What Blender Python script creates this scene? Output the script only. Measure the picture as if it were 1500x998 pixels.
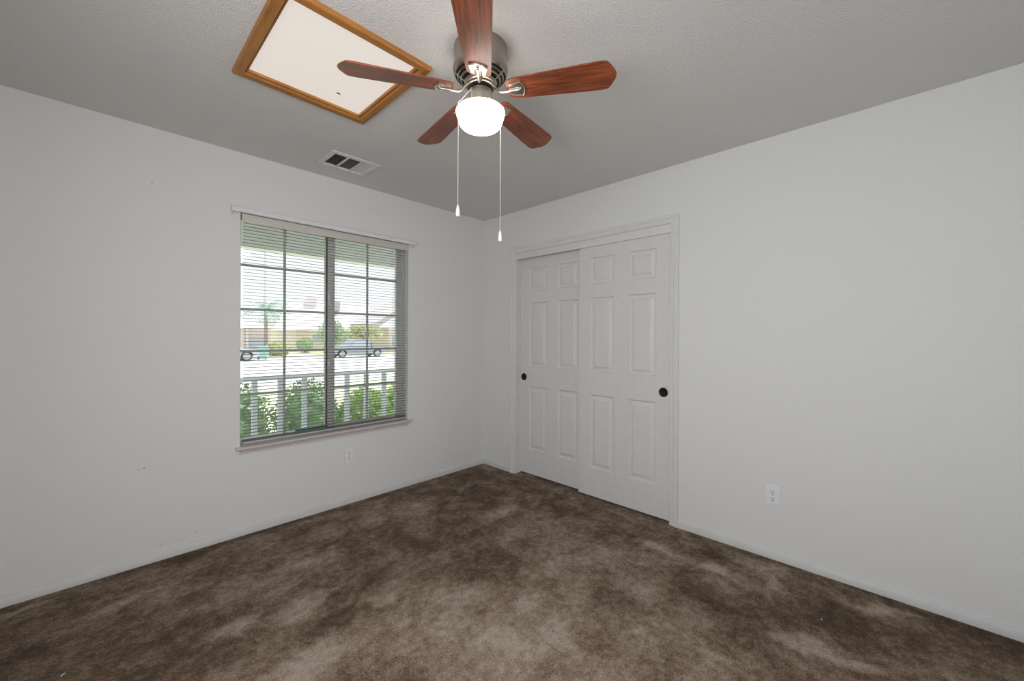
import bpy, bmesh, math, random
from mathutils import Vector, Matrix, Euler
random.seed(7)
for o in list(bpy.data.objects): bpy.data.objects.remove(o)
scene = bpy.context.scene
COL = scene.collection
PI = math.pi

# ------------------------------------------------------------------ camera
YAW, PITCH, ROLL = 0.802694, -0.002064, 0.004033
cy, sy = math.cos(YAW), math.sin(YAW)
fwd = Vector((sy*math.cos(PITCH), cy*math.cos(PITCH), math.sin(PITCH)))
rt = Vector((cy, -sy, 0)); up = rt.cross(fwd)
r2 = rt*math.cos(ROLL) + up*math.sin(ROLL)
u2 = -rt*math.sin(ROLL) + up*math.cos(ROLL)
cam_d = bpy.data.cameras.new('camera'); cam = bpy.data.objects.new('camera', cam_d); COL.objects.link(cam)
M = Matrix((r2, u2, -fwd)).transposed().to_4x4(); M.translation = Vector((-2.71529, -3.01712, 1.27545))
cam.matrix_world = M
cam_d.sensor_width = 36; cam_d.lens = 588.0/1500*36; cam_d.shift_y = -4.336/1500
cam_d.clip_start = 0.02; cam_d.clip_end = 300
scene.camera = cam

# ------------------------------------------------------------------ light and exposure
scene.view_settings.view_transform = 'Standard'; scene.view_settings.look = 'None'
scene.view_settings.exposure = 0.0; scene.view_settings.gamma = 1.0
scene.view_settings.use_curve_mapping = False
SKY = 1.3            # sky brightness
SUN = 4.6            # sun strength
BOWL = 7.4          # ceiling fan bowl glow
PANEL = 0.66         # skylight diffuser glow
BACK_FILL_W = 41.0        # added fill light behind the camera, beyond the assumed doorway (W)
SIDE_FILL_W = 38.0        # added fill light outside the invented opening beside the camera (W)

world = bpy.data.worlds.new('World'); scene.world = world; world.use_nodes = True
bg = world.node_tree.nodes['Background']
bg.inputs[0].default_value = (0.93, 0.97, 1.0, 1); bg.inputs[1].default_value = SKY
sd = bpy.data.lights.new('sun', 'SUN'); sd.energy = SUN; sd.angle = 0.01; sd.color = (1, .96, .88)
sun = bpy.data.objects.new('sun', sd); COL.objects.link(sun)
sun.rotation_euler = Vector((-0.45, -0.35, -1.0)).to_track_quat('-Z', 'Y').to_euler()
ld = bpy.data.lights.new('back_fill', 'AREA'); ld.shape = 'RECTANGLE'; ld.size = 1.0; ld.size_y = 1.7  # unseen area light, added to brighten the room from behind
ld.energy = BACK_FILL_W; ld.color = (1.0, .985, .965)
hl = bpy.data.objects.new('back_fill', ld); COL.objects.link(hl)
hl.location = (-2.75, -4.45, 1.25)
hl.rotation_euler = Vector((0.18, 1.0, 0.02)).to_track_quat('-Z', 'Z').to_euler()

ls = bpy.data.lights.new('side_fill', 'AREA'); ls.shape = 'RECTANGLE'; ls.size = 1.2; ls.size_y = 1.25  # unseen area light, added to brighten the right wall and floor
ls.energy = SIDE_FILL_W; ls.color = (.97, .985, 1.0)
sl = bpy.data.objects.new('side_fill', ls); COL.objects.link(sl)
sl.location = (-3.55, -2.65, 1.45); sl.rotation_euler = Vector((1.0, 0.12, 0.0)).to_track_quat('-Z', 'Z').to_euler()

# ------------------------------------------------------------------ materials
def newmat(name):
    m = bpy.data.materials.new(name); m.use_nodes = True
    nt = m.node_tree; b = nt.nodes['Principled BSDF']
    return m, nt, b
def N(nt, t, **kw):
    n = nt.nodes.new(t)
    for k, v in kw.items():
        if k in n.inputs: n.inputs[k].default_value = v
        else: setattr(n, k, v)
    return n
def plain(name, col, rough=.5, metal=0.0, spec=None):
    m, nt, b = newmat(name)
    tc = N(nt, 'ShaderNodeTexCoord'); no = N(nt, 'ShaderNodeTexNoise', Scale=18.0, Detail=3.0)
    mx = N(nt, 'ShaderNodeMix', data_type='RGBA', blend_type='MIX')
    nt.links.new(tc.outputs['Object'], no.inputs['Vector'])
    nt.links.new(no.outputs[0], mx.inputs[0])
    mx.inputs[6].default_value = (*[c*.94 for c in col], 1); mx.inputs[7].default_value = (*[min(1, c*1.05) for c in col], 1)
    nt.links.new(mx.outputs[2], b.inputs['Base Color'])
    b.inputs['Roughness'].default_value = rough; b.inputs['Metallic'].default_value = metal
    if spec is not None: b.inputs['Specular IOR Level'].default_value = spec
    return m
def bump(nt, b, vec, scale, dist, strength=1.0, detail=3.0, rough=.55):
    no = N(nt, 'ShaderNodeTexNoise', Scale=scale, Detail=detail, Roughness=rough)
    if vec: nt.links.new(vec, no.inputs['Vector'])
    bu = N(nt, 'ShaderNodeBump', Strength=strength, Distance=dist)
    nt.links.new(no.outputs[0], bu.inputs['Height']); nt.links.new(bu.outputs[0], b.inputs['Normal'])
    return no, bu
def paint(name, col, scale, dist, rough=.6, marks=()):
    m, nt, b = newmat(name)
    geo = N(nt, 'ShaderNodeNewGeometry')
    bump(nt, b, geo.outputs['Position'], scale, dist, 1.0, 2.0)
    b.inputs['Base Color'].default_value = (*col, 1); b.inputs['Roughness'].default_value = rough
    b.inputs['Specular IOR Level'].default_value = .25
    last = None
    if marks:
        nz = N(nt, 'ShaderNodeTexNoise', Scale=55.0, Detail=4.0)
        nt.links.new(geo.outputs['Position'], nz.inputs['Vector'])
        prev = None
        for (px, py, pz, sx, sz, amt, thr) in marks:
            mp = N(nt, 'ShaderNodeMapping', vector_type='POINT'); mp.inputs['Scale'].default_value = (1/sx, 1/sx, 1/sz)
            mp.inputs['Location'].default_value = (-px/sx, -py/sx, -pz/sz)
            ln = N(nt, 'ShaderNodeVectorMath', operation='LENGTH')
            nt.links.new(geo.outputs['Position'], mp.inputs[0]); nt.links.new(mp.outputs[0], ln.inputs[0])
            a = N(nt, 'ShaderNodeMapRange'); a.inputs[1].default_value = 1.0; a.inputs[2].default_value = .2
            a.inputs[3].default_value = 0; a.inputs[4].default_value = amt
            nt.links.new(ln.outputs['Value'], a.inputs[0])
            t = N(nt, 'ShaderNodeMapRange'); t.inputs[1].default_value = thr; t.inputs[2].default_value = thr+.06
            nt.links.new(nz.outputs[0], t.inputs[0])
            mu = N(nt, 'ShaderNodeMath', operation='MULTIPLY'); nt.links.new(a.outputs[0], mu.inputs[0]); nt.links.new(t.outputs[0], mu.inputs[1])
            if prev is None: prev = mu.outputs[0]
            else:
                ad = N(nt, 'ShaderNodeMath', operation='MAXIMUM'); nt.links.new(prev, ad.inputs[0]); nt.links.new(mu.outputs[0], ad.inputs[1]); prev = ad.outputs[0]
        mx = N(nt, 'ShaderNodeMix', data_type='RGBA')
        mx.inputs[6].default_value = (*col, 1); mx.inputs[7].default_value = (.16, .15, .14, 1)
        nt.links.new(prev, mx.inputs[0]); nt.links.new(mx.outputs[2], b.inputs['Base Color'])
    return m
def wood(name, c1, c2, axis=0, scale=9.0, rough=.35, stretch=14):
    m, nt, b = newmat(name)
    tc = N(nt, 'ShaderNodeTexCoord'); mp = N(nt, 'ShaderNodeMapping')
    s = [stretch, stretch, stretch]; s[axis] = 1.0
    mp.inputs['Scale'].default_value = s
    nt.links.new(tc.outputs['Object'], mp.inputs[0])
    n1 = N(nt, 'ShaderNodeTexNoise', Scale=scale*.35, Detail=6.0, Roughness=.62, Distortion=1.2)
    nt.links.new(mp.outputs[0], n1.inputs['Vector'])
    n2 = N(nt, 'ShaderNodeTexNoise', Scale=scale*1.6, Detail=4.0, Roughness=.7)
    nt.links.new(mp.outputs[0], n2.inputs['Vector'])
    ad = N(nt, 'ShaderNodeMath', operation='MULTIPLY_ADD'); ad.inputs[1].default_value = .45
    nt.links.new(n2.outputs[0], ad.inputs[0]); nt.links.new(n1.outputs[0], ad.inputs[2])
    cr = N(nt, 'ShaderNodeValToRGB'); e = cr.color_ramp.elements
    e[0].position = .52; e[0].color = (*c1, 1); e[1].position = .88; e[1].color = (*c2, 1)
    nt.links.new(ad.outputs[0], cr.inputs[0]); nt.links.new(cr.outputs[0], b.inputs['Base Color'])
    b.inputs['Roughness'].default_value = rough
    return m
def brushed(name, col, rough=.32):
    m, nt, b = newmat(name)
    tc = N(nt, 'ShaderNodeTexCoord'); mp = N(nt, 'ShaderNodeMapping'); mp.inputs['Scale'].default_value = (1, 1, 60)
    nt.links.new(tc.outputs['Object'], mp.inputs[0])
    no = N(nt, 'ShaderNodeTexNoise', Scale=12.0, Detail=3.0); nt.links.new(mp.outputs[0], no.inputs['Vector'])
    mr = N(nt, 'ShaderNodeMapRange'); mr.inputs[3].default_value = rough-.06; mr.inputs[4].default_value = rough+.12
    nt.links.new(no.outputs[0], mr.inputs[0]); nt.links.new(mr.outputs[0], b.inputs['Roughness'])
    b.inputs['Base Color'].default_value = (*col, 1); b.inputs['Metallic'].default_value = 1
    return m
def emis(name, col, s):
    m, nt, b = newmat(name)
    b.inputs['Base Color'].default_value = (*col, 1); b.inputs['Roughness'].default_value = .4
    b.inputs['Emission Color'].default_value = (*col, 1); b.inputs['Emission Strength'].default_value = s
    return m

WALL = (.735, .738, .735)
marks = [(-2.54, 0, .535, .022, .010, .8, .50), (-2.10, 0, .29, .11, .09, .30, .62), (-2.30, 0, .13, .07, .06, .30, .62),
         (-2.42, 0, .085, .09, .02, .40, .58), (-1.93, 0, .26, .03, .015, .6, .55), 
         (-2.50, 0, 2.13, .006, .022, .28, .42), (-2.33, 0, .20, .10, .10, .25, .62)]
m_wallA = paint('wall_paint_scuffed', WALL, 130, .0006, .65, marks)
m_wallB = paint('wall_paint', WALL, 130, .0006, .65)
m_ceil = paint('ceiling_texture', (.73, .712, .70), 145, .0040, .8)
m_trim = plain('trim_paint', (.715, .712, .712), .38, spec=.4)
m_base = plain('baseboard_paint', (.63, .635, .64), .45)
m_door = plain('door_paint', (.70, .695, .70), .42, spec=.35)
m_sill = plain('sill_paint', (.60, .555, .55), .4)
m_vinyl = plain('window_vinyl', (.62, .62, .61), .4)
m_slat = plain('blind_slat', (.47, .47, .455), .45)
m_rod = plain('rod_enamel', (.78, .78, .80), .25)
m_white = plain('white_plastic', (.80, .80, .82), .35)
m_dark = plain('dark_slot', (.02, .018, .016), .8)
m_black = plain('black_void', (.008, .007, .006), .9)
m_bronze = plain('bronze_pull', (.035, .022, .012), .35, .8)
m_oak = wood('honey_oak', (.27, .105, .020), (.50, .215, .05), 1, 5.0, .4, 9)
m_oakx = wood('honey_oak_x', (.27, .105, .020), (.50, .215, .05), 0, 5.0, .4, 9)
m_cherry = wood('cherry_blade', (.060, .011, .004), (.34, .075, .020), 0, 9.0, .5, 15)
m_cherry.node_tree.nodes['Principled BSDF'].inputs['Coat Weight'].default_value = .38
m_cherry.node_tree.nodes['Principled BSDF'].inputs['Coat Roughness'].default_value = .3
m_steel = brushed('brushed_nickel', (.40, .36, .315), .27)
m_steelL = brushed('polished_nickel', (.62, .57, .51), .25)
m_panel = emis('diffuser_acrylic', (.97, .875, .80), PANEL)
m_panel.node_tree.nodes['Principled BSDF'].inputs['Base Color'].default_value = (.25, .24, .22, 1)
m_bowl = emis('opal_glass', (1.0, .955, .86), BOWL)
m_chain = plain('chain_metal', (.72, .70, .66), .35, .3)
m_teal = plain('teal_foam', (.0, .16, .15), .7)
m_cord = plain('cord_white', (.75, .74, .70), .7)

# glass pane
m_glass, nt, b = newmat('window_glass'); nt.nodes.remove(b)
tr = N(nt, 'ShaderNodeBsdfTransparent'); tr.inputs[0].default_value = (.95, .965, .96, 1)
gl = N(nt, 'ShaderNodeBsdfGlossy', Roughness=.02); fr = N(nt, 'ShaderNodeFresnel', IOR=1.45)
mxs = N(nt, 'ShaderNodeMixShader')
nt.links.new(fr.outputs[0], mxs.inputs[0]); nt.links.new(tr.outputs[0], mxs.inputs[1]); nt.links.new(gl.outputs[0], mxs.inputs[2])
nt.links.new(mxs.outputs[0], nt.nodes['Material Output'].inputs[0])

# carpet : trampled pile, lighter brushed patches on dark brown
def carpet():
    m, nt, b = newmat('carpet_pile')
    L = nt.links.new
    geo = N(nt, 'ShaderNodeNewGeometry')
    wz = N(nt, 'ShaderNodeTexNoise', Scale=5.0, Detail=4.0)
    L(geo.outputs['Position'], wz.inputs['Vector'])
    sub = N(nt, 'ShaderNodeVectorMath', operation='SUBTRACT'); sub.inputs[1].default_value = (.5, .5, .5); L(wz.outputs['Color'], sub.inputs[0])
    sc = N(nt, 'ShaderNodeVectorMath', operation='SCALE'); sc.inputs['Scale'].default_value = .20; L(sub.outputs[0], sc.inputs[0])
    wp = N(nt, 'ShaderNodeVectorMath', operation='ADD'); L(geo.outputs['Position'], wp.inputs[0]); L(sc.outputs[0], wp.inputs[1])
    big = N(nt, 'ShaderNodeTexNoise', Scale=1.7, Detail=5.0, Roughness=.62); L(wp.outputs[0], big.inputs['Vector'])
    med = N(nt, 'ShaderNodeTexNoise', Scale=7.0, Detail=5.0, Roughness=.65); L(wp.outputs[0], med.inputs['Vector'])
    def math(op, a, bb, c=None):
        n = N(nt, 'ShaderNodeMath', operation=op)
        for i, v in enumerate((a, bb, c)):
            if v is None: continue
            if isinstance(v, (int, float)): n.inputs[i].default_value = v
            else: L(v, n.inputs[i])
        return n.outputs[0]
    base = math('ADD', math('ADD', math('MULTIPLY', big.outputs[0], .72), -.15), math('MULTIPLY', med.outputs[0], .72))
    acc = None
    # (x, y, radius x, radius y, rotation, amount) brushed-up (light) and pressed (dark) areas
    P = PATCHES
    for (px, py, rx, ry, rot, amt) in P:
        mp = N(nt, 'ShaderNodeMapping', vector_type='TEXTURE')
        mp.inputs['Location'].default_value = (px, py, 0); mp.inputs['Rotation'].default_value = (0, 0, rot); mp.inputs['Scale'].default_value = (rx, ry, 1)
        L(wp.outputs[0], mp.inputs[0])
        ln = N(nt, 'ShaderNodeVectorMath', operation='LENGTH'); L(mp.outputs[0], ln.inputs[0])
        a = N(nt, 'ShaderNodeMapRange', interpolation_type='SMOOTHSTEP'); a.inputs[1].default_value = 1.25; a.inputs[2].default_value = .3
        a.inputs[3].default_value = 0; a.inputs[4].default_value = amt
        L(ln.outputs['Value'], a.inputs[0])
        acc = a.outputs[0] if acc is None else math('ADD', acc, a.outputs[0])
    fine = N(nt, 'ShaderNodeTexNoise', Scale=120.0, Detail=4.0, Roughness=.75); L(geo.outputs['Position'], fine.inputs['Vector'])
    f2 = N(nt, 'ShaderNodeTexNoise', Scale=26.0, Detail=5.0, Roughness=.7); L(geo.outputs['Position'], f2.inputs['Vector'])
    tot = math('ADD', base, acc)
    tot = math('ADD', tot, math('MULTIPLY', math('SUBTRACT', fine.outputs[0], .5), .95))
    tot = math('ADD', tot, math('MULTIPLY', math('SUBTRACT', f2.outputs[0], .46), .75))
    cr = N(nt, 'ShaderNodeValToRGB'); e = cr.color_ramp.elements
    e[0].position = .28; e[0].color = (.044, .020, .007, 1)
    e[1].position = 1.0; e[1].color = (.56, .46, .385, 1)
    k = cr.color_ramp.elements.new(.52); k.color = (.150, .091, .049, 1)
    k = cr.color_ramp.elements.new(.74); k.color = (.335, .247, .182, 1)
    L(tot, cr.inputs[0]); L(cr.outputs[0], b.inputs['Base Color'])
    b.inputs['Roughness'].default_value = 1.0; b.inputs['Specular IOR Level'].default_value = .05
    b.inputs['Sheen Weight'].default_value = .15; b.inputs['Sheen Roughness'].default_value = .5
    bu = N(nt, 'ShaderNodeBump', Strength=1.0, Distance=.010)
    hh = math('ADD', math('MULTIPLY', fine.outputs[0], 1.0), math('MULTIPLY', f2.outputs[0], .9))
    L(hh, bu.inputs['Height']); L(bu.outputs[0], b.inputs['Normal'])
    return m
PATCHES = [(-1.75, -1.25, .09, .07, .5, .14), (-1.05, -.45, .20, .12, .3, .10), (-.62, -.95, .15, .12, 0, .10), (-1.25, -1.75, .12, .10, 0, .12), (-.85, -1.25, .15, .12, .4, .09), (-2.45, -.78, .16, .10, .3, -.12), (-1.98, -1.20, .10, .10, 0, -.12), (-2.5, -1.05, .18, .14, .3, -.10), (-1.0, -2.1, .12, .2, .3, -.08), (-.62, -2.35, .10, .22, .1, -.10),
           (-2.29, -.94, .11, .07, .3, .22), (-2.03, -1.02, .13, .09, .9, .22), (-2.66, -.37, .13, .05, .2, .20),
           (-2.42, -.48, .17, .06, .2, .16), (-2.95, -.10, .10, .025, .1, .18), (-2.18, -1.38, .22, .16, .4, .24),
           (-1.62, -1.62, .35, .35, 0, .13), (-1.5, -2.1, .45, .35, 0, .12), (-.95, -1.75, .50, .45, 0, .09),
           (-.34, -1.95, .07, .14, 0, .20), (-.34, -2.28, .06, .11, .4, .30), (-.26, -2.52, .05, .14, -.7, .18), (-.14, -2.50, .07, .16, 0, .14),
           (-.66, -2.74, .07, .16, .2, .30), (-.64, -2.92, .05, .10, .4, .22), (-.15, -2.98, .04, .13, .5, .24),
           (-1.0, -2.35, .30, .35, 0, .12), (-.38, -2.85, .17, .30, .2, -.16), (-.1, -3.3, .25, .35, 0, -.16), (-.20, -2.22, .06, .10, 0, -.14), (-.14, -1.98, .07, .12, 0, -.14),
           (-2.9, -.75, .45, .35, 0, -.15), (-1.25, -.95, .35, .22, .5, -.10), (-1.2, -1.35, .25, .15, .3, -.12),
           (-.55, -.6, .4, .25, .4, -.10), (-.35, -.25, .3, .2, 0, -.12), (-1.9, -.62, .25, .09, .1, .10), (-1.35, -.42, .4, .07, .1, .06),
           (-.5, -1.3, .2, .35, 0, .06), (-2.0, -.05, 1.1, .05, 0, -.16), (-.03, -2.9, .04, .9, 0, -.08), (-1.88, -1.85, .13, .10, 0, .16)]
m_carpet = carpet()

# ------------------------------------------------------------------ mesh helpers
def finish(name, bm, mats, parent=None, smooth=None, loc=None, rot=None):
    me = bpy.data.meshes.new(name)
    bmesh.ops.recalc_face_normals(bm, faces=bm.faces)
    bm.to_mesh(me); bm.free()
    if not isinstance(mats, (list, tuple)): mats = [mats]
    for m in mats: me.materials.append(m)
    if smooth is not None:
        for p in me.polygons: p.use_smooth = True
        me.set_sharp_from_angle(angle=math.radians(smooth))
    o = bpy.data.objects.new(name, me); COL.objects.link(o)
    if parent: o.parent = parent
    if loc: o.location = loc
    if rot: o.rotation_euler = rot
    return o
def tag(o, label=None, cat=None, group=None, kind=None):
    if label: o['label'] = label
    if cat: o['category'] = cat
    if group: o['group'] = group
    if kind: o['kind'] = kind
    return o
def empty(name, loc=(0, 0, 0), rz=0, label=None, cat=None, group=None, kind=None):
    o = bpy.data.objects.new(name, None); COL.objects.link(o); o.empty_display_size = .05
    o.location = loc; o.rotation_euler = (0, 0, rz)
    return tag(o, label, cat, group, kind)
def box(bm, a, b, mi=0, bev=0):
    x0, y0, z0 = [min(p, q) for p, q in zip(a, b)]; x1, y1, z1 = [max(p, q) for p, q in zip(a, b)]
    v = [bm.verts.new(c) for c in ((x0,y0,z0),(x1,y0,z0),(x1,y1,z0),(x0,y1,z0),(x0,y0,z1),(x1,y0,z1),(x1,y1,z1),(x0,y1,z1))]
    fs = [bm.faces.new([v[i] for i in q]) for q in ((0,3,2,1),(4,5,6,7),(0,1,5,4),(1,2,6,5),(2,3,7,6),(3,0,4,7))]
    for f in fs: f.material_index = mi
    if bev:
        es = set(e for f in fs for e in f.edges)
        bmesh.ops.bevel(bm, geom=list(es), offset=bev, segments=2, affect='EDGES', profile=.7)
    return fs
def BM(): return bmesh.new()
def boxobj(name, a, b, m, parent=None, bev=0):
    bm = BM(); box(bm, a, b, 0, bev); return finish(name, bm, m, parent, 40 if bev else None)
def tube(bm, pts, r, seg=8, mi=0, cap=True, flat=1.0):
    rings = []; n = len(pts); rr = r if isinstance(r, (list, tuple)) else [r]*n
    pts = [Vector(p) for p in pts]; prevn = None
    for i, p in enumerate(pts):
        t = (pts[min(i+1, n-1)] - pts[max(i-1, 0)]).normalized()
        if prevn is None:
            a = Vector((0, 0, 1)) if abs(t.z) < .9 else Vector((1, 0, 0)); nn = t.cross(a).normalized()
        else: nn = (prevn - t*prevn.dot(t)).normalized()
        prevn = nn; bb = t.cross(nn)
        rings.append([bm.verts.new(p + nn*rr[i]*math.cos(2*PI*k/seg) + bb*rr[i]*flat*math.sin(2*PI*k/seg)) for k in range(seg)])
    for i in range(n-1):
        for k in range(seg):
            f = bm.faces.new((rings[i][k], rings[i][(k+1) % seg], rings[i+1][(k+1) % seg], rings[i+1][k])); f.material_index = mi
    if cap:
        bm.faces.new(rings[0][::-1]).material_index = mi; bm.faces.new(rings[-1]).material_index = mi
def lathe(bm, prof, seg=48, c=(0, 0), mi=None, closed=False):
    rings = []
    for (r, z) in prof:
        if r < 1e-6: rings.append([bm.verts.new((c[0], c[1], z))])
        else: rings.append([bm.verts.new((c[0]+r*math.cos(2*PI*k/seg), c[1]+r*math.sin(2*PI*k/seg), z)) for k in range(seg)])
    for i in range(len(prof)-1):
        A, B = rings[i], rings[i+1]
        for k in range(seg):
            k2 = (k+1) % seg
            if len(A) == 1 and len(B) == 1: continue
            if len(A) == 1: f = bm.faces.new((A[0], B[k2], B[k]))
            elif len(B) == 1: f = bm.faces.new((A[k], A[k2], B[0]))
            else: f = bm.faces.new((A[k], A[k2], B[k2], B[k]))
            if mi: f.material_index = mi[i] if not callable(mi) else mi(i, k)
def prism(bm, pts, d, mi=0):
    """pts: list of 3D points of a planar outline, d: extrusion vector"""
    d = Vector(d); A = [bm.verts.new(p) for p in pts]; B = [bm.verts.new(Vector(p)+d) for p in pts]
    fs = [bm.faces.new(A), bm.faces.new(B[::-1])]
    for i in range(len(A)):
        j = (i+1) % len(A); fs.append(bm.faces.new((A[i], B[i], B[j], A[j])))
    for f in fs: f.material_index = mi
    return fs
def cells(bm, u0, u1, v0, v1, holes, mk):
    us = sorted({u0, u1, *[h[0] for h in holes], *[h[1] for h in holes]}); vs = sorted({v0, v1, *[h[2] for h in holes], *[h[3] for h in holes]})
    for i in range(len(us)-1):
        for j in range(len(vs)-1):
            cu, cv = (us[i]+us[i+1])/2, (vs[j]+vs[j+1])/2
            if any(h[0] < cu < h[1] and h[2] < cv < h[3] for h in holes): continue
            mk(us[i], us[i+1], vs[j], vs[j+1])
def sweep(bm, path, prof, closed=False, mi=0):
    """path: list of (point, outward axis pairs) -> per corner a function (u,d)->Vector; prof: list of (u,d)"""
    rings = [[bm.verts.new(fn(u, d)) for (u, d) in prof] for fn in path]
    n = len(rings); m = len(prof)
    for i in range(n if closed else n-1):
        A, B = rings[i], rings[(i+1) % n]
        for k in range(m):
            bm.faces.new((A[k], A[(k+1) % m], B[(k+1) % m], B[k])).material_index = mi
    if not closed:
        bm.faces.new(rings[0][::-1]); bm.faces.new(rings[-1])

# ------------------------------------------------------------------ room shell
H = 2.44; XW = -3.27; YW = -3.58
WX0, WX1, WZ0, WZ1 = -2.08, -.868, .565, 2.06      # window opening
DY0, DY1, DZ = -1.895, -.435, 2.065                # closet opening
boxobj('floor', (XW-.1, YW-1.6, -.12), (.75, .0, 0.0), m_carpet)['kind'] = 'structure'
bm = BM(); cells(bm, XW-.12, .12, 0, H, [(WX0, WX1, WZ0, WZ1)], lambda a, b_, c, d: box(bm, (a, 0, c), (b_, .15, d)))
tag(finish('wall_window', bm, m_wallA), kind='structure')
bm = BM(); cells(bm, YW-.12, 0, 0, H, [(DY0, DY1, -1, DZ)], lambda a, b_, c, d: box(bm, (0, a, c), (.12, b_, d)))
tag(finish('wall_right', bm, m_wallB), kind='structure')
SY0, SY1, SZ0, SZ1 = -3.25, -2.05, .85, 2.06      # unseen opening beside the camera, added to let the fill light in
bm = BM(); cells(bm, YW-.12, 0, 0, H, [(SY0, SY1, SZ0, SZ1)], lambda a, b_, c, d: box(bm, (XW-.12, a, c), (XW, b_, d)))
tag(finish('wall_left', bm, m_wallB), kind='structure')
HX0, HX1, HZ = -3.16, -2.30, 2.05                   # assumed doorway behind the camera, opened for the fill light
bm = BM(); cells(bm, XW, 0, 0, H, [(HX0, HX1, -1, HZ)], lambda a, b_, c, d: box(bm, (a, YW-.12, c), (b_, YW, d)))
tag(finish('wall_back', bm, m_wallB), kind='structure')
# assumed hall holding the rear fill light, closet shell behind the doors
bm = BM(); box(bm, (XW-.12, YW-1.6, 0), (XW, YW-.12, H)); box(bm, (-1.9, YW-1.6, 0), (-1.78, YW-.12, H)); box(bm, (XW-.12, YW-1.72, 0), (-1.78, YW-1.6, H)); box(bm, (XW-.12, YW-1.72, H), (-1.78, YW-.12, H+.1))
tag(finish('wall_hall', bm, m_wallB), kind='structure')
bm = BM(); box(bm, (.72, -2.2, 0), (.78, -.1, H)); box(bm, (.12, -2.2, 0), (.72, -2.14, H)); box(bm, (.12, -.16, 0), (.72, -.1, H))
tag(finish('wall_closet', bm, m_wallB), kind='structure')
SK = (-2.262, -1.752, -1.515, -.957); VT = (-1.672, -1.391, -.440, -.232)
bm = BM(); cells(bm, XW-.12, .78, YW-.12, .15, [SK, VT], lambda a, b_, c, d: box(bm, (a, c, H), (b_, d, H+.03)))
tag(finish('ceiling', bm, m_ceil), kind='structure')

# baseboards
def baseprof(): return [(0, 0), (.012, 0), (.012, .040), (.010, .043), (.005, .048), (0, .049)]
def baseboard(name, a, b_, nrm):
    bm = BM(); a = Vector(a); b_ = Vector(b_); nrm = Vector(nrm)
    fn = lambda P: (lambda u, d: P + nrm*u + Vector((0, 0, d)))
    sweep(bm, [fn(a), fn(b_)], baseprof())
    return tag(finish(name, bm, m_base, None, 50), kind='structure')
baseboard('baseboard_window', (XW, 0, 0), (0, 0, 0), (0, -1, 0))
baseboard('baseboard_corner', (0, -.0125, 0), (0, -.385, 0), (-1, 0, 0))
baseboard('baseboard_right', (0, -1.948, 0), (0, YW, 0), (-1, 0, 0))
baseboard('baseboard_left', (XW, -.0125, 0), (XW, YW, 0), (1, 0, 0))
baseboard('baseboard_back', (HX1+.06, YW, 0), (-.0125, YW, 0), (0, 1, 0))

# ------------------------------------------------------------------ closet: casing, fascia, jambs, doors
cas = [(0, 0), (0, .007), (.003, .010), (.009, .010), (.012, .006), (.016, .007), (.030, .013), (.034, .0105), (.038, .0155), (.050, .017), (.055, .014), (.057, .008), (.057, 0)]
iy0, iy1, iz = DY0+.004, DY1-.004, DZ-.012
iy0, iy1, iz = DY0, DY1, 2.05
bm = BM()
path = [lambda u, d: Vector((-d, iy1+u, 0)), lambda u, d: Vector((-d, iy1+u, iz+u)), lambda u, d: Vector((-d, iy0-u, iz+u)), lambda u, d: Vector((-d, iy0-u, 0))]
sweep(bm, path, cas); tag(finish('trim_1', bm, m_trim, None, 35), kind='structure')
bm = BM(); box(bm, (-.001, DY1-.012, 0), (.12, DY1+.0, DZ)); box(bm, (-.001, DY0, 0), (.12, DY0+.004, DZ)); box(bm, (-.001, DY0, DZ-.012), (.12, DY1, DZ))
tag(finish('trim_2', bm, m_trim), kind='structure')
bm = BM(); box(bm, (.002, DY0+.004, 1.992), (.016, DY1-.012, 2.054), 0, .002)
tag(finish('trim_3', bm, m_trim, None, 40), kind='structure')
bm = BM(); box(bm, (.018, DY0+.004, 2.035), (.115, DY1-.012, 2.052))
tag(finish('trim_4', bm, m_dark), kind='structure')

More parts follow.
